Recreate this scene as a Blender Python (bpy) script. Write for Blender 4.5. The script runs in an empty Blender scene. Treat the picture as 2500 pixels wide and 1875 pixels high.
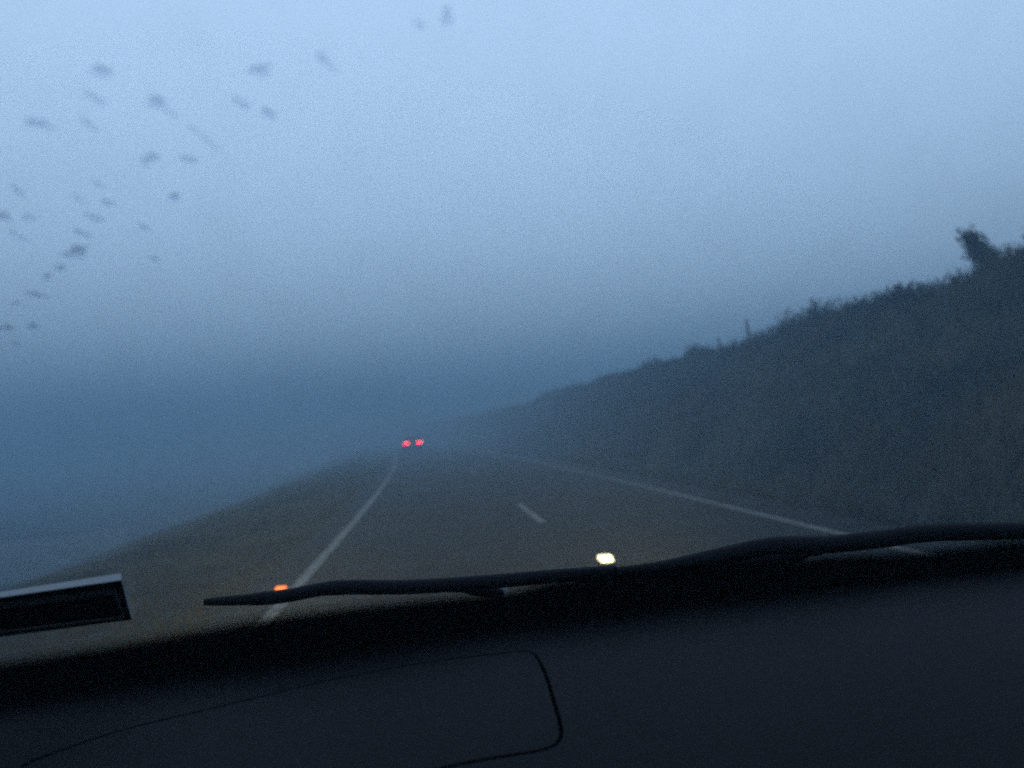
import bpy, bmesh, math, random
from mathutils import Vector, Matrix, Euler, noise

random.seed(7)
SC = bpy.context.scene
COL = SC.collection
R = math.radians

# ------------------------------------------------------------------ camera
W, H, F = 1024, 768, 788.0            # frame and focal length in pixels
K = 1024 / 2212.0
VP = (950 * K, 937 * K)               # where the road ahead points
ROLL = R(4.2)
CAM = Vector((0, 0, 1.65))
_c = Vector(((VP[0] - W / 2) / F, -(VP[1] - H / 2) / F, -1)).normalized()
_z = Vector((math.cos(ROLL), math.sin(ROLL), 0)).cross(_c).normalized()
_x = _c.cross(_z)
TOCAM = Matrix((_x, _c, _z)).transposed()     # world -> camera
TOWORLD = TOCAM.transposed()
cd = bpy.data.cameras.new('camera')
cam = bpy.data.objects.new('camera', cd); COL.objects.link(cam)
cd.sensor_width = 36; cd.lens = F / W * 36
cd.clip_start = 0.02; cd.clip_end = 5000
cam.matrix_world = Matrix.Translation(CAM) @ TOWORLD.to_4x4()
cd.dof.use_dof = True
cd.dof.focus_distance = 1.18
cd.dof.aperture_fstop = cd.lens / 1000 / 0.008
SC.camera = cam

# ------------------------------------------------------------------ world, sun, exposure
SUN_EL, SUN_AZ = R(6), R(205)
w = bpy.data.worlds.new('World'); SC.world = w; w.use_nodes = True
nt = w.node_tree; nt.nodes.clear()
sky = nt.nodes.new('ShaderNodeTexSky'); sky.sky_type = 'NISHITA'; sky.sun_disc = False
sky.sun_elevation = SUN_EL; sky.sun_rotation = SUN_AZ
sky.air_density = 1.6; sky.dust_density = 0.6; sky.ozone_density = 3.0
bgn = nt.nodes.new('ShaderNodeBackground'); bgn.inputs['Strength'].default_value = 0.15
# thick cloud evens the sky out: blend it with an even overcast tone
mx = nt.nodes.new('ShaderNodeMixRGB'); mx.inputs['Fac'].default_value = 0.85
mx.inputs['Color2'].default_value = (3.85, 5.1, 7.1, 1)
ow = nt.nodes.new('ShaderNodeOutputWorld')
nt.links.new(sky.outputs['Color'], mx.inputs['Color1'])
nt.links.new(mx.outputs['Color'], bgn.inputs['Color'])
nt.links.new(bgn.outputs['Background'], ow.inputs['Surface'])
sl = bpy.data.lights.new('sun', 'SUN'); sl.energy = 0.03; sl.angle = R(40); sl.color = (1, .93, .85)
so = bpy.data.objects.new('sun', sl); COL.objects.link(so)
so.rotation_euler = (R(90) - SUN_EL, 0, R(180) - SUN_AZ)
vs = SC.view_settings
vs.view_transform = 'Standard'; vs.look = 'None'; vs.gamma = 1; vs.use_curve_mapping = False
vs.exposure = 0.75
cy = SC.cycles
cy.volume_bounces = 3; cy.max_bounces = 8; cy.diffuse_bounces = 3; cy.glossy_bounces = 3
cy.transmission_bounces = 6; cy.transparent_max_bounces = 10
cy.use_adaptive_sampling = False
cy.use_denoising = False
cy.sample_clamp_indirect = 2.0
cy.pixel_filter_type = 'GAUSSIAN'; cy.filter_width = 2.2

# ------------------------------------------------------------------ helpers
def ray(x, y):
    """direction through a point of the photograph (2212 wide)"""
    return TOWORLD @ Vector(((x * K - W / 2) / F, -(y * K - H / 2) / F, -1))

class MB:
    def __init__(s):
        s.b = bmesh.new()
    def quad(s, *pts):
        vs_ = [s.b.verts.new(p) for p in pts]
        return s.b.faces.new(vs_)
    def grid(s, rows):
        vv = [[s.b.verts.new(p) for p in r] for r in rows]
        for i in range(len(vv) - 1):
            for j in range(len(vv[0]) - 1):
                s.b.faces.new((vv[i][j], vv[i][j + 1], vv[i + 1][j + 1], vv[i + 1][j]))
        return vv
    def box(s, c, d, rot=None, bev=0):
        m = Matrix.Translation(c) @ (rot.to_4x4() if rot else Matrix()) @ Matrix.Diagonal((*d, 1))
        r = bmesh.ops.create_cube(s.b, size=1, matrix=m)
        if bev:
            es = list({e for v in r['verts'] for e in v.link_edges})
            bmesh.ops.bevel(s.b, geom=es, offset=bev, segments=2, affect='EDGES')
    def tube(s, pts, rad, n=8):
        """tapered tube through pts; rad one number or a list"""
        pts = [Vector(p) for p in pts]
        rr = rad if isinstance(rad, (list, tuple)) else [rad] * len(pts)
        rings = []
        for i, p in enumerate(pts):
            t = (pts[min(i + 1, len(pts) - 1)] - pts[max(i - 1, 0)]).normalized()
            a = t.cross(Vector((0, 0, 1)))
            if a.length < .1: a = t.cross(Vector((1, 0, 0)))
            a.normalize(); b = t.cross(a)
            rings.append([s.b.verts.new(p + (a * math.cos(k * 2 * math.pi / n) + b * math.sin(k * 2 * math.pi / n)) * rr[i]) for k in range(n)])
        for i in range(len(rings) - 1):
            for k in range(n):
                s.b.faces.new((rings[i][k], rings[i][(k + 1) % n], rings[i + 1][(k + 1) % n], rings[i + 1][k]))
        s.b.faces.new(rings[0][::-1]); s.b.faces.new(rings[-1])
    def prism(s, prof, x0, x1, bev=0):
        """profile of (y, z) swept along x"""
        a = [s.b.verts.new((x0, y, z)) for y, z in prof]
        b = [s.b.verts.new((x1, y, z)) for y, z in prof]
        n = len(prof)
        fs = [s.b.faces.new(a), s.b.faces.new(b[::-1])]
        for i in range(n):
            fs.append(s.b.faces.new((a[i], b[i], b[(i + 1) % n], a[(i + 1) % n])))
        if bev:
            es = list({e for f in fs for e in f.edges})
            bmesh.ops.bevel(s.b, geom=es, offset=bev, segments=3, affect='EDGES')
    def build(s, name, mat, parent=None, smooth=False, recalc=True):
        if recalc: bmesh.ops.recalc_face_normals(s.b, faces=s.b.faces)
        me = bpy.data.meshes.new(name); s.b.to_mesh(me); s.b.free()
        me.materials.append(mat)
        if smooth:
            for p in me.polygons: p.use_smooth = True
        o = bpy.data.objects.new(name, me); COL.objects.link(o)
        if parent: o.parent = parent
        return o

def tag(o, label=None, cat=None, group=None, kind=None):
    if label: o['label'] = label
    if cat: o['category'] = cat
    if group: o['group'] = group
    if kind: o['kind'] = kind
    return o

def empty(name, loc, rot=(0, 0, 0)):
    o = bpy.data.objects.new(name, None); COL.objects.link(o)
    o.location = loc; o.rotation_euler = rot
    o.empty_display_size = .1
    return o

def copy_tree(o, parent=None):
    c = o.copy(); COL.objects.link(c)
    if parent: c.parent = parent
    for ch in o.children: copy_tree(ch, c)
    return c

# ------------------------------------------------------------------ materials
def mat(name, col, rough=.7, spec=.5, metal=0, var=None, scale=8, bump=0, bscale=60, emit=None, estr=0):
    m = bpy.data.materials.new(name); m.use_nodes = True
    t = m.node_tree; p = t.nodes['Principled BSDF']
    p.inputs['Base Color'].default_value = (*col, 1)
    p.inputs['Roughness'].default_value = rough
    p.inputs['Specular IOR Level'].default_value = spec
    p.inputs['Metallic'].default_value = metal
    tc = t.nodes.new('ShaderNodeTexCoord')
    if var:
        n = t.nodes.new('ShaderNodeTexNoise'); n.inputs['Scale'].default_value = scale
        n.inputs['Detail'].default_value = 6
        t.links.new(tc.outputs['Object'], n.inputs['Vector'])
        r = t.nodes.new('ShaderNodeValToRGB')
        r.color_ramp.elements[0].color = (*col, 1); r.color_ramp.elements[0].position = .35
        r.color_ramp.elements[1].color = (*var, 1); r.color_ramp.elements[1].position = .65
        t.links.new(n.outputs['Fac'], r.inputs['Fac'])
        t.links.new(r.outputs['Color'], p.inputs['Base Color'])
    if bump:
        n2 = t.nodes.new('ShaderNodeTexNoise'); n2.inputs['Scale'].default_value = bscale
        n2.inputs['Detail'].default_value = 4
        t.links.new(tc.outputs['Object'], n2.inputs['Vector'])
        b = t.nodes.new('ShaderNodeBump'); b.inputs['Strength'].default_value = bump
        b.inputs['Distance'].default_value = .01
        t.links.new(n2.outputs['Fac'], b.inputs['Height'])
        t.links.new(b.outputs['Normal'], p.inputs['Normal'])
    if emit:
        p.inputs['Emission Color'].default_value = (*emit, 1)
        p.inputs['Emission Strength'].default_value = estr
    return m

M = {}
M['soil'] = mat('soil_and_grass', (.011, .011, .006), .98, .04, var=(.045, .034, .017), scale=.5, bump=.6, bscale=9)
M['asphalt'] = mat('asphalt', (.013, .0115, .0095), .9, .08, var=(.022, .019, .0155), scale=.9, bump=.35, bscale=90)
M['paint'] = mat('road_paint', (.20, .19, .165), .9, .06, var=(.10, .095, .082), scale=5, bump=.2, bscale=80)
M['grass'] = mat('grass_blades', (.011, .012, .005), .95, .05, var=(.055, .042, .017), scale=.38)
M['leaf'] = mat('shrub_leaves', (.014, .018, .009), .9, .08, var=(.026, .026, .014), scale=3)
M['bark'] = mat('bark', (.05, .04, .03), .95, .1, var=(.08, .065, .05), scale=12, bump=.5)
M['post'] = mat('weathered_post', (.08, .075, .07), .9, .1, var=(.12, .11, .1), scale=9)
M['dash'] = mat('dash_plastic', (.0082, .009, .0108), .72, .1, var=(.0102, .0112, .0132), scale=3, bump=.25, bscale=420)
M['black'] = mat('black_plastic', (.008, .008, .009), .9, .08)
M['rubber'] = mat('wiper_rubber', (.006, .007, .01), .7, .08)
M['trim'] = mat('grey_trim', (.13, .14, .15), .6, .3)
M['nut'] = mat('pivot_nut', (.1, .105, .11), .6, .3)
M['liner'] = mat('headliner', (.05, .05, .05), .95, .1)
M['carpaint'] = mat('dark_car_paint', (.03, .035, .042), .35, .5)
M['glass_dark'] = mat('tinted_glass', (.01, .012, .015), .08, .6)
M['tyre'] = mat('tyre_rubber', (.02, .02, .02), .9, .2)
M['rim'] = mat('wheel_metal', (.3, .3, .31), .4, .5, metal=.8)
M['plate'] = mat('number_plate_face', (.6, .55, .2), .5, .4)
M['tail'] = mat('tail_lamp_glow', (.3, .02, .02), .3, emit=(1, .04, .05), estr=11)
M['amber'] = mat('amber_reflector_glow', (.8, .2, .03), .3, emit=(1, .16, .02), estr=1.6)  # emission stands in for headlight reflected by the stud
M['whitestud'] = mat('white_reflector_glow', (.9, .85, .6), .3, emit=(1, .86, .45), estr=2.6)  # glows by itself in place of returned headlight
M['lamp'] = mat('headlamp_lens', (.7, .7, .7), .15, emit=(1, .85, .6), estr=3)

def windscreen_material():
    m = bpy.data.materials.new('windscreen_glass'); m.use_nodes = True
    t = m.node_tree; t.nodes.clear()
    out = t.nodes.new('ShaderNodeOutputMaterial')
    tr = t.nodes.new('ShaderNodeBsdfTransparent'); tr.inputs['Color'].default_value = (.86, .9, .9, 1)
    gl = t.nodes.new('ShaderNodeBsdfGlossy'); gl.inputs['Roughness'].default_value = .05
    lw = t.nodes.new('ShaderNodeLayerWeight'); lw.inputs['Blend'].default_value = .5
    pw = t.nodes.new('ShaderNodeMath'); pw.operation = 'POWER'; pw.inputs[1].default_value = 5
    fr = t.nodes.new('ShaderNodeMath'); fr.operation = 'MULTIPLY_ADD'; fr.inputs[1].default_value = .92; fr.inputs[2].default_value = .06
    t.links.new(lw.outputs['Facing'], pw.inputs[0]); t.links.new(pw.outputs[0], fr.inputs[0])
    m1 = t.nodes.new('ShaderNodeMixShader')
    t.links.new(fr.outputs[0], m1.inputs[0]); t.links.new(tr.outputs[0], m1.inputs[1]); t.links.new(gl.outputs[0], m1.inputs[2])
    # thin patchy film of dust and dried drops
    df = t.nodes.new('ShaderNodeBsdfDiffuse'); df.inputs['Color'].default_value = (.12, .12, .12, 1)
    tc = t.nodes.new('ShaderNodeTexCoord'); mp = t.nodes.new('ShaderNodeMapping')
    mp.inputs['Scale'].default_value = (14, 9, 9)
    n = t.nodes.new('ShaderNodeTexNoise'); n.inputs['Scale'].default_value = 1.6; n.inputs['Detail'].default_value = 5
    r = t.nodes.new('ShaderNodeMapRange'); r.inputs['From Min'].default_value = .45; r.inputs['From Max'].default_value = .8
    r.inputs['To Min'].default_value = 0; r.inputs['To Max'].default_value = .05
    t.links.new(tc.outputs['Object'], mp.inputs['Vector']); t.links.new(mp.outputs[0], n.inputs['Vector'])
    t.links.new(n.outputs['Fac'], r.inputs['Value'])
    m2 = t.nodes.new('ShaderNodeMixShader')
    t.links.new(r.outputs[0], m2.inputs[0]); t.links.new(m1.outputs[0], m2.inputs[1]); t.links.new(df.outputs[0], m2.inputs[2])
    t.links.new(m2.outputs[0], out.inputs['Surface'])
    return m
M['glass'] = windscreen_material()

def drop_material():
    m = bpy.data.materials.new('rain_water'); m.use_nodes = True
    t = m.node_tree; t.nodes.clear()
    out = t.nodes.new('ShaderNodeOutputMaterial')
    tr = t.nodes.new('ShaderNodeBsdfTransparent'); tr.inputs['Color'].default_value = (.9, .92, .95, 1)
    rf = t.nodes.new('ShaderNodeBsdfRefraction'); rf.inputs['IOR'].default_value = 1.33; rf.inputs['Roughness'].default_value = .05
    rf.inputs['Color'].default_value = (.85, .88, .92, 1)
    mxs = t.nodes.new('ShaderNodeMixShader'); mxs.inputs[0].default_value = .25
    t.links.new(tr.outputs[0], mxs.inputs[1]); t.links.new(rf.outputs[0], mxs.inputs[2])
    t.links.new(mxs.outputs[0], out.inputs['Surface'])
    return m
M['drop'] = drop_material()

# ------------------------------------------------------------------ ground, road, markings
RAD = 1115.0
def bend(s): return -(s * s) / (2 * RAD) if s > 0 else 0.0
def sstep(a, b, t):
    t = max(0, min(1, (t - a) / (b - a))); return t * t * (3 - 2 * t)
def ground_z(t, s):
    n1 = noise.noise(Vector((t * .35, s * .22, 3.1))); n2 = noise.noise(Vector((t * 1.3, s * 1.1, 8.7)))
    z = 0.0
    if t < -2.3:
        z = -.10 * sstep(-2.3, -3.2, t) - 3.4 * sstep(-3.6, -20, t) if t > -20 else -3.5
        z += (n1 * .22 + n2 * .06) * sstep(-2.4, -4.5, t)
    elif t > 5.9:
        z = -.22 * math.exp(-((t - 6.7) / .45) ** 2)
        rise = max(0.0, min(1.0, (t - 7.2) / 4.6))
        z += 4.2 * (rise ** .92) + .5 * sstep(11.8, 30, t)
        z += (n1 * .55 + n2 * .2) * sstep(6.6, 9, t)
    return z

def frange(a, b, d):
    o = []; 
    while a < b: o.append(a); a += d
    return o
TS = [-700, -300, -120, -60, -30] + frange(-20, -2.4, .6) + [-2.35, -2.3] + [-1, 1, 3, 5] + [5.85, 5.9] + frange(6.1, 14, .35) + [15, 17, 20, 25, 32, 45, 70, 120, 300, 700]
SS = [-40, -20, -10, -5] + frange(-2, 70, .6) + frange(70, 140, 2.5) + [150, 170, 200, 250, 320, 420, 550, 700]
g = MB()
g.grid([[(t + bend(s), s, ground_z(t, s) - (.012 if -2.31 < t < 5.95 else 0)) for t in TS] for s in SS])
tag(g.build('ground', M['soil'], smooth=True), kind='structure')

def strip(t0, t1, s0, s1, z, ds=2.0):
    m = MB(); n = max(1, int((s1 - s0) / ds)); wv = t1 - t0
    rows = []
    for i in range(n + 1):
        s = s0 + (s1 - s0) * i / n
        rows.append([(t0 + bend(s), s, z), (t0 + wv / 2 + bend(s), s, z), (t1 + bend(s), s, z)])
    m.grid(rows); return m
tag(strip(-2.3, 5.85, -40, 600, 0.0, 2).build('road', M['asphalt']), kind='structure')
tag(strip(-1.80, -1.66, -40, 300, .004).build('left_edge_line', M['paint']), kind='structure')
tag(strip(4.98, 5.11, -40, 300, .004).build('right_edge_line', M['paint']), kind='structure')
for s in (-21.8, -4.2, 13.6, 31.2, 49, 66.6, 84.4, 102):
    tag(strip(1.68, 1.80, s, s + 3.6, .004, 1).build('lane_marking', M['paint']), kind='structure')

# ------------------------------------------------------------------ grass and scrub on the verges
def blades(m, t0, t1, s0, s1, n, h0, h1, wd):
    for _ in range(n):
        t = random.uniform(t0, t1); s = s0 + (s1 - s0) * random.random() ** 1.5
        z = ground_z(t, s) - .02; x = t + bend(s)
        h = random.uniform(h0, h1) * (0.7 + .6 * abs(noise.noise(Vector((t * .6, s * .5, 1)))) * 2)
        a = random.uniform(0, math.pi); k = wd * random.uniform(.6, 1.3) * (1 + s / 40)
        dx, dy = math.cos(a) * k, math.sin(a) * k
        lx, ly = random.gauss(0, .35) * h, random.gauss(0, .35) * h
        v = [m.b.verts.new(p) for p in ((x - dx, s - dy, z), (x + dx, s + dy, z), (x + lx * .5 + dx * .6, s + ly * .5 + dy * .6, z + h * .6), (x + lx, s + ly, z + h))]
        m.b.faces.new(v)
g = MB()
blades(g, 6.0, 12.6, 2, 60, 26000, .10, .34, .012)
blades(g, 11.4, 13.4, 6, 75, 9000, .18, .5, .010)
blades(g, -6.5, -2.35, 5, 60, 14000, .04, .15, .012)
tag(g.build('grass', M['grass'], recalc=False), 'rough dark grass growing over the bank and both verges', 'grass', kind='stuff')

def shrub(name, t, s, h, wd, label, lean=0, cat='shrub', group='shrubs along the top of the bank', n=900, narrow=False):
    root = empty(name, (t + bend(s), s, ground_z(t, s) - .05))
    tag(root, label, cat, group)
    st = MB(); lf = MB(); cs = []
    def leaf(p, k):
        rot = Euler((random.uniform(0, 6.3), random.uniform(0, 6.3), random.uniform(0, 6.3))).to_matrix()
        lf.b.faces.new([lf.b.verts.new(p + rot @ Vector(q)) for q in ((-k, 0, 0), (0, -k * .4, 0), (k, 0, k * .2), (0, k * .4, 0))])
    nst = 46 if narrow else 34
    for i in range(nst):                       # twigs fan out from the base, each with leaves along it
        a = random.uniform(0, 6.3)
        if narrow:
            f = random.uniform(.35, 1); sp = wd * (1.05 - .75 * f)
            tip = Vector((lean * f ** 1.4 + math.cos(a) * sp * random.uniform(.1, .5) + .22 * (1 - f), math.sin(a) * sp * .4, h * f))
        else:
            f = random.uniform(.25, 1); r = random.random() ** .6
            tip = Vector((math.cos(a) * wd * .55 * r + lean * f, math.sin(a) * wd * .55 * r, h * f * (1.15 - .6 * r) * random.uniform(.7, 1.25)))
        mid = Vector((tip.x * .45, tip.y * .45, tip.z * .6)) + Vector((random.gauss(0, .04), random.gauss(0, .04), 0))
        st.tube([(0, 0, 0), tuple(mid), tuple(tip)], [.018, .010, .003], 4)
        for _ in range(n // nst):
            u = random.random() ** .7
            p = mid.lerp(tip, u) if random.random() < .75 else Vector((0, 0, 0)).lerp(mid, u)
            leaf(p + Vector((random.gauss(0, 1), random.gauss(0, 1), random.gauss(0, 1))) * (.03 + .035 * h), .03 + .022 * h)
    st.build('stem', M['bark'], root)
    lf.build('foliage', M['leaf'], root, recalc=False)
    return root
SHRUBS = [
    ('shrub', 12.0, 15.75, .98, 1.0, 'dark stump shaped leaning bush standing highest on the bank top at far right', -.42, True),
    ('shrub', 12.6, 14.75, .95, 1.5, 'broad dark bush at the right frame edge behind the leaning bush', 0, False),
    ('shrub', 11.9, 18.6, .62, 1.5, 'low rounded bush just left of the leaning bush', 0, False),
    ('shrub', 12.0, 20.6, .6, 1.1, 'small ragged bush on the bank top, second left of the leaning bush', .1, False),
    ('shrub', 12.1, 23.2, .95, 1.6, 'ragged hazy bush with spiky twigs on the middle of the bank top', 0, False),
    ('shrub', 12.1, 25.2, .85, 1.3, 'hazy grey bush beside the ragged spiky one, further down the road', .1, False),
    ('shrub', 12.0, 33.5, .7, 1.6, 'faint low bush past the thin stalks, nearly lost in fog', 0, False),
    ('shrub', 12.1, 40.0, .9, 1.6, 'farthest bush on the bank top, barely showing through the fog', 0, False),
]
for nm, t, s, h, wd, lb, ln, nr in SHRUBS:
    shrub(nm, t, s, h, wd, lb, ln, narrow=nr, n=1500 if s < 20 else 700)
# two bare uprights against the fog
for t, s, h, lb in ((11.9, 28.0, .95, 'thin bare upright post on the bank top, the nearer and taller of two'),
                    (11.9, 30.8, .7, 'thin short upright post on the bank top, the farther of two')):
    p = MB(); x = t + bend(s); z = ground_z(t, s) - .1
    p.tube([(x, s, z), (x + .02, s, z + h * .6), (x - .03, s, z + h)], [.06, .055, .05], 8)
    tag(p.build('fence_post', M['post']), lb, 'post', 'posts on the bank top')

# ------------------------------------------------------------------ road studs, lens glow standing in for headlights reflected back
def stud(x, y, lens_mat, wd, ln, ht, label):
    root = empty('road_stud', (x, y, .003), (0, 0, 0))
    tag(root, label, 'road stud', 'reflector studs on the road with added glow')
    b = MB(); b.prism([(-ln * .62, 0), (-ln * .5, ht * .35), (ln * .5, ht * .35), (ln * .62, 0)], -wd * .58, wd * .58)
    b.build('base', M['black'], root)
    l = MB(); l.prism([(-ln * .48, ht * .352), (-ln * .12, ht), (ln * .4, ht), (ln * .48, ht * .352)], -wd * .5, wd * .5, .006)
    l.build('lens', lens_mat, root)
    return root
def on_road(x, y):
    d = ray(x, y); t = -CAM.z / d.z
    return CAM + d * t
p = on_road(1309, 1216); stud(p.x, p.y, M['whitestud'], .145, .26, .075, 'bright pale yellow stud on the lane line, its headlight reflection built as glow')
p = on_road(607, 1277); stud(p.x, p.y, M['amber'], .115, .10, .045, 'small orange stud beside the left edge line, its headlight reflection built as glow')

# ------------------------------------------------------------------ car ahead in the fog
def car_ahead():
    s = 79.0
    root = empty('car', (bend(s) + .02, s, .004), (0, 0, math.atan(s / RAD)))
    tag(root, 'distant car in the fog seen by its two red tail lights', 'car')
    b = MB(); b.prism([(-2.0, .35), (-2.05, .9), (-1.95, 1.02), (1.0, 1.0), (1.95, .85), (2.05, .4), (1.7, .28), (-1.8, .28)], -.86, .86, .05)
    b.build('body', M['carpaint'], root, True)
    c = MB(); c.prism([(-1.93, 1.0), (-1.62, 1.6), (.1, 1.62), (.95, 1.0)], -.74, .74, .05)
    cb = c.build('cabin', M['carpaint'], root, True)
    rw = MB(); rw.quad((-.6, -1.915, 1.08), (.6, -1.915, 1.08), (.54, -1.69, 1.5), (-.54, -1.69, 1.5))
    rw.build('rear_window', M['glass_dark'], root)
    bp = MB(); bp.box((0, -2.1, .5), (1.6, .16, .22), bev=.04); bp.build('bumper', M['black'], root)
    pl = MB(); pl.box((0, -2.075, .8), (.44, .02, .11), bev=.004); pl.build('number_plate', M['plate'], root)
    for sx in (-1, 1):
        tl = MB(); tl.box((sx * .62, -2.06, .97), (.50, .06, .15), bev=.03); tl.build('tail_light', M['tail'], root)
    for sx in (-1, 1):
        for yy in (-1.25, 1.3):
            t_ = MB()
            t_.tube([(sx * .68, yy, .32), (sx * .875, yy, .32)], .32, 20)
            wh = t_.build('wheel', M['tyre'], root)
            rm = MB(); rm.tube([(sx * .86, yy, .32), (sx * .885, yy, .32)], .2, 16); rm.build('rim', M['rim'], wh)
car_ahead()

# ------------------------------------------------------------------ own car: seen from the passenger seat
CX = .15
CARM = Matrix.Translation((CX, 0, 0)) @ Matrix.Rotation(R(-2), 4, 'Y')
CINV = CARM.inverted()
own = bpy.data.objects.new('car', None); COL.objects.link(own)
own.matrix_world = CARM
tag(own, 'dark car around the viewer, its bare dashboard below the wet windscreen', 'car')
CC = CINV @ CAM
def cray(x, y): return (CINV.to_3x3() @ ray(x, y))
BASEY, BASEZ, SLOPE = 1.20, 1.355, .659
def yb(x): return BASEY - .07 * (x / .85) ** 2
def glass_z(x, y): return BASEZ + (yb(x) - y) * SLOPE
def on_glass(px, py, lift=0):
    """point where the line of sight meets the windscreen, in the car's frame"""
    d = cray(px, py); a, b = .05, 4.0
    f = lambda t: (CC + d * t).z - lift / GN.z - glass_z((CC + d * t).x, (CC + d * t).y)
    for _ in range(60):
        m = (a + b) / 2
        if (f(a) < 0) == (f(m) < 0): a = m
        else: b = m
    return CC + d * a
GN = Vector((0, SLOPE, 1)).normalized()          # outward from the glass
DZ = 1.372                                        # dash top
def dash_z(x, y):
    return DZ - .75 * max(0, .98 - y) ** 2 - 4.0 * max(0, -.43 - x) ** 2 * sstep(1.0, .8, y)
def on_dash(px, py):
    """point where the line of sight meets the dash top, in the car's frame"""
    d = cray(px, py); a, b = .1, 4.0
    for _ in range(60):
        m = (a + b) / 2; q = CC + d * m
        if q.z > dash_z(q.x, q.y): a = m
        else: b = m
    q = CC + d * a; return Vector((q.x, q.y, DZ))

# windscreen
def hw(y): return .93 - .22 * (1.2 - y) / .92       # half width of the glass at y
g = MB(); rows = []
for i in range(15):
    f = i / 14; row = []
    for j in range(25):
        u = j / 24 * 2 - 1
        y0 = 1.24 - f * .95
        x = u * hw(y0); y = y0 - .07 * (x / .85) ** 2
        row.append((x, y, BASEZ + (BASEY - y0) * SLOPE))
    rows.append(row)
g.grid(rows); screen = g.build('windscreen', M['glass'], own, True)
# black printed band along the foot of the glass, on its inner face
def smooth_path(p, n=5):
    o = []
    for i in range(len(p) - 1):
        p0, p1, p2, p3 = p[max(i - 1, 0)], p[i], p[i + 1], p[min(i + 2, len(p) - 1)]
        for k in range(n):
            t = k / n
            o.append(.5 * ((2 * p1) + (p2 - p0) * t + (2 * p0 - 5 * p1 + 4 * p2 - p3) * t * t + (3 * p1 - p0 - 3 * p2 + p3) * t ** 3))
    return o + [p[-1]]
top = smooth_path([on_glass(*q) for q in ((-260, 1490), (0, 1446), (200, 1414), (400, 1379), (560, 1350), (708, 1330), (870, 1311), (1068, 1293), (1125, 1284), (1200, 1264), (1350, 1246), (1480, 1236), (1700, 1222), (1780, 1212), (1960, 1204), (2212, 1177), (2500, 1152))])
g = MB()
g.grid([[q - GN * .003 for q in top], [Vector((q.x, 1.245 - .07 * (q.x / .85) ** 2, BASEZ - .045 * SLOPE)) - GN * .003 for q in top]])
g.build('black_edge_band', M['black'], screen)
def dot_material():
    m = bpy.data.materials.new('printed_dots'); m.use_nodes = True
    t = m.node_tree; t.nodes.clear(); N = t.nodes.new; Lk = t.links.new
    out = N('ShaderNodeOutputMaterial'); tr = N('ShaderNodeBsdfTransparent'); df = N('ShaderNodeBsdfDiffuse')
    df.inputs['Color'].default_value = (.006, .006, .007, 1)
    tc = N('ShaderNodeTexCoord'); vo = N('ShaderNodeTexVoronoi'); vo.inputs['Scale'].default_value = 420
    vo.inputs['Randomness'].default_value = .15
    sx = N('ShaderNodeSeparateXYZ'); r = N('ShaderNodeMapRange')
    r.inputs['From Min'].default_value = 0; r.inputs['From Max'].default_value = 1
    r.inputs['To Min'].default_value = .75; r.inputs['To Max'].default_value = .28
    lt = N('ShaderNodeMath'); lt.operation = 'LESS_THAN'
    mxs = N('ShaderNodeMixShader')
    Lk(tc.outputs['Object'], vo.inputs['Vector']); Lk(tc.outputs['UV'], sx.inputs[0]); Lk(sx.outputs['Y'], r.inputs['Value'])
    Lk(vo.outputs['Distance'], lt.inputs[0]); Lk(r.outputs[0], lt.inputs[1])
    Lk(lt.outputs[0], mxs.inputs[0]); Lk(tr.outputs[0], mxs.inputs[1]); Lk(df.outputs[0], mxs.inputs[2]); Lk(mxs.outputs[0], out.inputs['Surface'])
    return m
g = MB()
vv = g.grid([[q - GN * .003 for q in top], [q - GN * .003 + Vector((0, -1, SLOPE)).normalized() * .052 for q in top]])
uv = g.b.loops.layers.uv.new('UVMap')
low = set(vv[0])
for f in g.b.faces:
    for l in f.loops: l[uv].uv = (0, 0 if l.vert in low else 1)
g.build('dotted_band', dot_material(), screen)

# dashboard: a thick skin with an opening for the airbag cover
PANEL = [(70, 1640), (190, 1598), (340, 1556), (520, 1514), (700, 1471), (900, 1433), (1060, 1412), (1128, 1406), (1152, 1409), (1168, 1425), (1185, 1462), (1200, 1510), (1213, 1555), (1217, 1585), (1208, 1606), (1188, 1618), (1150, 1628), (1060, 1642), (960, 1662), (700, 1722), (480, 1775), (300, 1800), (120, 1810), (50, 1790), (30, 1720), (40, 1665)]
loop = [on_dash(*q) for q in PANEL]
cen = sum(loop, Vector()) / len(loop)
def smooth_loop(l, n=4):
    o = []
    for i in range(len(l)):
        p0, p1, p2, p3 = l[i - 1], l[i], l[(i + 1) % len(l)], l[(i + 2) % len(l)]
        for k in range(n):
            t = k / n
            o.append(.5 * ((2 * p1) + (p2 - p0) * t + (2 * p0 - 5 * p1 + 4 * p2 - p3) * t * t + (3 * p1 - p0 - 3 * p2 + p3) * t ** 3))
    return o
loop = smooth_loop(loop)
def offset_loop(l, d):
    o = []; n = len(l)
    for i in range(n):
        t = (l[(i + 1) % n] - l[i - 1]).normalized(); nn = Vector((-t.y, t.x, 0))
        if nn.dot(cen - l[i]) < 0: nn = -nn
        o.append(l[i] + nn * d)
    return o
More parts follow.
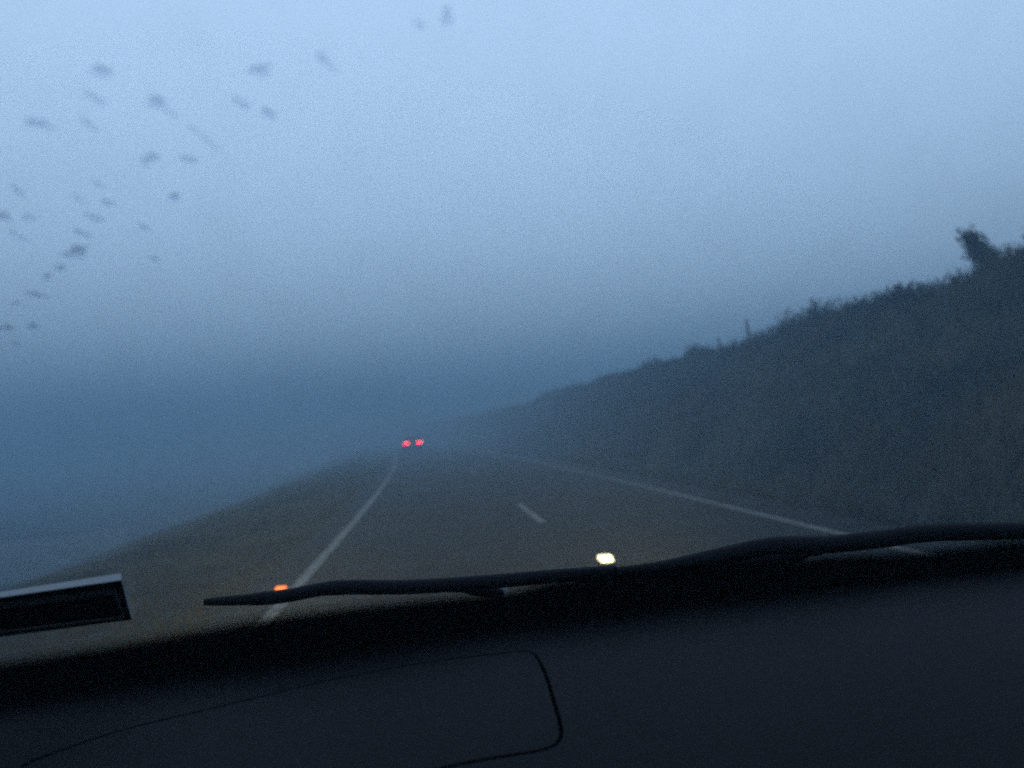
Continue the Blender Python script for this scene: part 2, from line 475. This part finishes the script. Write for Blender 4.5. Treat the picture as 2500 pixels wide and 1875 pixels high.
def filled(loops, depth):
    b = bmesh.new(); es = []
    for l in loops:
        vv = [b.verts.new(p) for p in l]
        for i in range(len(vv)): es.append(b.edges.new((vv[i], vv[(i + 1) % len(vv)])))
    r = bmesh.ops.triangle_fill(b, edges=es, use_beauty=True)
    bmesh.ops.recalc_face_normals(b, faces=b.faces)
    if b.faces[:] and sum(f.normal.z for f in b.faces) < 0:
        bmesh.ops.reverse_faces(b, faces=b.faces)
    for k in range(26):
        bmesh.ops.bisect_plane(b, geom=b.verts[:] + b.edges[:] + b.faces[:], plane_co=(0, .36 + k * .028, 0), plane_no=(0, 1, 0))
    for k in range(12):
        bmesh.ops.bisect_plane(b, geom=b.verts[:] + b.edges[:] + b.faces[:], plane_co=(-.86 + k * .04, 0, 0), plane_no=(1, 0, 0))
    for v in b.verts: v.co.z = dash_z(v.co.x, v.co.y)
    ext = bmesh.ops.extrude_face_region(b, geom=b.faces[:])
    vs_ = [e for e in ext['geom'] if isinstance(e, bmesh.types.BMVert)]
    bmesh.ops.translate(b, verts=vs_, vec=(0, 0, -depth))
    m = MB(); m.b.free(); m.b = b
    return m
edge = smooth_path([on_dash(*q) for q in ((-260, 1534), (0, 1486), (360, 1428), (720, 1382), (1068, 1341), (1416, 1304), (1776, 1271), (2212, 1229), (2480, 1204))])
outer = edge + [Vector((edge[-1].x, .36, DZ)), Vector((edge[0].x, .36, DZ))]
dash = filled([outer, loop], .03).build('dashboard', M['dash'], own)
bv = dash.modifiers.new('bevel', 'BEVEL'); bv.width = .004; bv.segments = 2; bv.limit_method = 'ANGLE'
pan = filled([offset_loop(loop, .0045)], .02).build('airbag_cover', M['dash'], dash)
bv = pan.modifiers.new('bevel', 'BEVEL'); bv.width = .0025; bv.segments = 2; bv.limit_method = 'ANGLE'
# rolled front lip of the dash
g = MB()
g.grid([[Vector((q.x, q.y + dy, dash_z(q.x, q.y) + dz)) for q in edge] for dy, dz in ((.0005, -.001), (.008, -.002), (.016, -.007), (.021, -.016), (.022, -.034))])
g.build('dash_lip', M['dash'], dash, True)
# trough behind the dash, closed box below
t_ = MB()
t_.grid([[(x / 10, yy - .07 * (x / 8.5) ** 2, zz) for x in range(-10, 11)] for yy, zz in ((.95, 1.326), (1.10, 1.322), (1.235, 1.318), (1.25, 1.322))])
t_.build('demister_trough', M['black'], own)
t_ = MB(); t_.grid([[(x / 20, .36 + k * .04, dash_z(x / 20, .36 + k * .04) - .036) for x in range(-20, 21)] for k in range(19)])  # black underlay added to stop light coming up through the cover seam
t_.box((0, .70, .95), (1.8, .70, .3)); t_.build('dash_body', M['black'], own)

# slatted box with a pale rim at the left foot of the glass
def rimmed_box():
    root = empty('rimmed_box', (0, 0, 0)); root.parent = own
    outs = (([(-60, 1288), (262, 1238), (290, 1338), (-60, 1384)], -.004), ([(-60, 1299), (262, 1253), (284, 1337), (-60, 1380)], -.030),
            ([(-60, 1311), (248, 1270), (271, 1334), (-60, 1375)], -.026), ([(-60, 1325), (246, 1284), (265, 1331), (-60, 1369)], -.024), ([(-60, 1325), (246, 1284), (265, 1331), (-60, 1369)], -.006))
    L = [[on_glass(*p_, lift) for p_ in l] for l, lift in outs]
    def ring(A, B, name, m_):
        f = MB()
        for k in range(4): f.quad(A[k], A[(k + 1) % 4], B[(k + 1) % 4], B[k])
        f.build(name, m_, root)
    ring(L[0], L[1], 'ledge', M['trim']); ring(L[1], L[2], 'face', M['black']); ring(L[2], L[3], 'rim', M['trim'])
    f = MB()
    for k in range(4): f.quad(L[3][k], L[3][(k + 1) % 4], L[4][(k + 1) % 4], L[4][k])
    f.quad(*L[4]); f.build('opening', M['black'], root)
    i0 = L[3]
    s_ = MB()
    for k in range(1, 4):
        a = i0[0].lerp(i0[3], k / 4); b = i0[1].lerp(i0[2], k / 4)
        s_.tube([a, b], .0015, 6)
    s_.build('slat', M['black'], root)
rimmed_box()

# wipers parked along the foot of the glass
def wiper(blade_px, thick, arm_px, arm_r, pivot_px):
    root = empty('wiper', (0, 0, 0)); root.parent = own
    b = MB(); pts = [on_glass(x, y, .012) for x, y in blade_px]
    b.tube(smooth_path(pts), thick, 8); b.build('blade', M['rubber'], root, True)
    a = MB(); a.tube(smooth_path([on_glass(x, y, .024) for x, y in arm_px]), arm_r, 8); a.build('arm', M['rubber'], root, True)
    c = MB(); q = on_glass(*pivot_px, .02)
    c.tube([q - GN * .02, q + GN * .012], [.010, .007], 12); c.build('pivot_cap', M['nut'], root, True)
wiper([(440, 1301), (600, 1290), (720, 1270), (888, 1268), (1068, 1256), (1194, 1245), (1330, 1236)], [.004, .005, .006, .007] + [.0085] * 6 + [.0095] * 20 + [.010],
      [(800, 1276), (960, 1270), (1050, 1276), (1090, 1290)], [.006] * 8 + [.009] * 8, (1090, 1290))
wiper([(1300, 1247), (1415, 1234), (1541, 1206), (1668, 1180), (1793, 1176), (1900, 1165), (2028, 1150), (2260, 1146)], .0125,
      [(1270, 1276), (1400, 1258), (1560, 1226), (1680, 1205), (1775, 1190)], [.012] * 3 + [.016] * 10 + [.013] * 5 + [.006] * 3, (1290, 1285))

# body round the cabin, mostly out of view: bonnet, roof, pillars, doors
def bonnet():
    m = MB(); rows = []
    for i in range(9):
        f = i / 8; y = 1.30 + f * 1.05
        z = 1.20 - .13 * f - (.10 * max(0, f - .75) * 4 if f > .75 else 0)
        rows.append([(u / 6 * .8, y - .07 * (u / 6) ** 2, z - .05 * (u / 6) ** 2) for u in range(-6, 7)])
    m.grid(rows); m.build('bonnet', M['carpaint'], own, True)
bonnet()
m_ = MB(); m_.box((0, 1.27, 1.2), (1.7, .08, .02)); m_.build('cowl', M['black'], own)
m_ = MB(); m_.grid([[(u / 6 * .74, y, 1.985 + dz - .04 * (u / 6) ** 2) for u in range(-6, 7)] for y, dz in ((.36, -.085), (.26, -.03), (.1, .01), (-.3, .03), (-.9, .02), (-1.4, -.02))])
m_.build('roof', M['liner'], own, True)
for sx in (-1, 1):
    m_ = MB(); m_.tube([(sx * .955, 1.16, 1.33), (sx * .84, .7, 1.66), (sx * .73, .25, 1.965)], .032, 8); m_.build('pillar', M['black'], own, True)
    m_ = MB(); m_.box((sx * .93, -.1, .95), (.07, 2.2, .78), bev=.02); m_.build('door', M['black'], own)
    m_ = MB(); m_.tube([(sx * .74, -.35, 1.96), (sx * .92, -.4, 1.33)], .06, 8); m_.build('door_pillar', M['black'], own, True)
m_ = MB(); m_.box((0, -1.42, 1.45), (1.6, .05, 1.1)); m_.build('rear_wall', M['liner'], own)
m_ = MB(); m_.box((0, -.1, .56), (1.8, 2.6, .05)); m_.build('cabin_floor', M['liner'], own)
# headlamps of the own car, lit
for sx in (-1, 1):
    hl = MB(); hl.box((sx * .66, 2.36, .84), (.28, .05, .14), bev=.02); ho = hl.build('headlight', M['trim'], own)
    ld = bpy.data.lights.new('headlamp_beam', 'SPOT'); ld.energy = 640; ld.color = (1, .6, .24)
    ld.spot_size = R(80); ld.spot_blend = 1; ld.use_shadow = True; ld.shadow_soft_size = .06
    lo = bpy.data.objects.new('headlamp_beam', ld); COL.objects.link(lo); lo.parent = ho
    lo.location = (sx * .66, 2.46, .84); lo.rotation_euler = (R(90 - (9 if sx < 0 else 13)), 0, R(11 if sx < 0 else 0))

# ------------------------------------------------------------------ rain on the windscreen
def drop_mesh(wd, ht, ang, seed):
    """a smeared bead of water: flat blob with an uneven rim and a short tail"""
    rnd = random.Random(seed); b = bmesh.new(); n = 14; rings = []
    rim = [1 + rnd.uniform(-.5, .5) for _ in range(n)]
    for k, (f, z) in enumerate(((1, 0), (.9, .1), (.62, .2), (.3, .26))):
        ring = []
        for i in range(n):
            a = i * 2 * math.pi / n
            r = f * (rim[i] * (1 - k / 5) + k / 5)
            x, y = math.cos(a) * wd * r, math.sin(a) * ht * r
            c, s = math.cos(ang), math.sin(ang)
            ring.append(b.verts.new((x * c - y * s, x * s + y * c, z * min(wd, ht))))
        rings.append(ring)
    for k in range(3):
        for i in range(n): b.faces.new((rings[k][i], rings[k][(i + 1) % n], rings[k + 1][(i + 1) % n], rings[k + 1][i]))
    b.faces.new(rings[-1]); b.faces.new(rings[0][::-1])
    m = MB(); m.b.free(); m.b = b; return m
# place, half length and half width in photo pixels, tilt, label
FAINT = 'faint smeared raindrop low on the left part of the windscreen'
DROPS = [
    (965, 40, 16, 11, 80, 'lone raindrop at the top middle of the windscreen, right of all others'),
    (563, 153, 22, 12, 5, 'wide flat raindrop left of the slanting one near the top of the windscreen'),
    (703, 133, 20, 7, -48, 'slim slanting raindrop below and left of the lone top middle drop'),
    (217, 154, 21, 11, 0, 'wide soft raindrop, topmost of the left cluster on the windscreen'),
    (213, 216, 19, 8, -40, 'dark slanted raindrop just under the topmost drop of the left cluster'),
    (338, 222, 15, 10, -15, 'rounded raindrop with a faint trail running down to its right'),
    (362, 240, 18, 4, -38, 'thin faint water trail below the rounded raindrop'),
    (78, 268, 27, 11, -10, 'largest ragged raindrop, near the left edge of the windscreen'),
    (192, 269, 17, 5, -55, 'thin dark raindrop streak between the largest ragged drop and the rounded one'),
    (523, 225, 20, 7, -40, 'pale slanted raindrop under the wide flat one'),
    (581, 247, 16, 9, -15, 'forked dark raindrop, lower right of the pale slanted one'),
    (322, 346, 20, 9, 18, 'greenish three cornered raindrop, left of a smaller dark one'),
    (408, 345, 15, 9, -25, 'small dark raindrop right of the three cornered one'),
    (375, 428, 14, 9, 5, 'single soft raindrop below the small dark one'),
    (165, 548, 26, 13, 8, 'broad blurred smear of water in the low left cluster'),
    (450, 305, 34, 3, -52, 'long hairline water trail right of the small dark raindrop'),
    (8, 470, 13, 14, 20, 'dark raindrop cut by the left frame edge'),
    (232, 440, 11, 7, -20, FAINT), (38, 412, 15, 5, -60, FAINT), (170, 430, 15, 4, -55, FAINT), (205, 472, 14, 6, -30, FAINT),
    (42, 512, 17, 5, -50, FAINT), (60, 470, 10, 6, 0, FAINT), (102, 602, 9, 7, 30, FAINT), (75, 637, 17, 6, -25, FAINT), (175, 505, 15, 6, -35, FAINT),
    (310, 490, 10, 5, -30, FAINT), (8, 712, 15, 8, 10, FAINT), (36, 745, 9, 7, -20, FAINT), (70, 708, 11, 7, 30, FAINT),
    (35, 655, 9, 5, -10, FAINT), (215, 400, 14, 4, -60, FAINT), (335, 560, 10, 5, -40, FAINT), (130, 580, 10, 6, 15, FAINT), (905, 55, 12, 6, -30, FAINT.replace('low on the left part', 'high in the middle')),
]
SY = Vector((0, -1, SLOPE)).normalized(); SX = Vector((1, 0, 0))
for i, (px, py, a, b_, ang, lb) in enumerate(DROPS):
    q = on_glass(px, py, .0015); d = (q - CC).length
    sc = K / F * d
    # the glass leans away, so a mark looks squeezed up and down: undo that
    sq = abs(SY.cross((q - CC).normalized()).length)
    m = drop_mesh(a * sc, b_ * sc, R(ang), i)
    for v in m.b.verts:
        p_ = SX * v.co.x + SY * (v.co.y / max(.35, sq)) + GN * v.co.z
        v.co = p_
    o = m.build('raindrop', M['drop'], None, True)
    o.matrix_world = CARM @ Matrix.Translation(q)
    tag(o, lb, 'raindrop', 'raindrops on the windscreen')

# ------------------------------------------------------------------ fog
m = bpy.data.materials.new('fog'); m.use_nodes = True
t = m.node_tree; t.nodes.clear()
out = t.nodes.new('ShaderNodeOutputMaterial'); pv = t.nodes.new('ShaderNodeVolumePrincipled')
pv.inputs['Color'].default_value = (.305, .455, .56, 1)
pv.inputs['Density'].default_value = .0175
pv.inputs['Anisotropy'].default_value = .1
t.links.new(pv.outputs[0], out.inputs['Volume'])
hz = MB(); hz.box((0, 0, 6.4), (1600, 1600, 23.6))
tag(hz.build('haze', m), 'thick blue grey fog hanging over the road and bank', 'fog', kind='stuff')
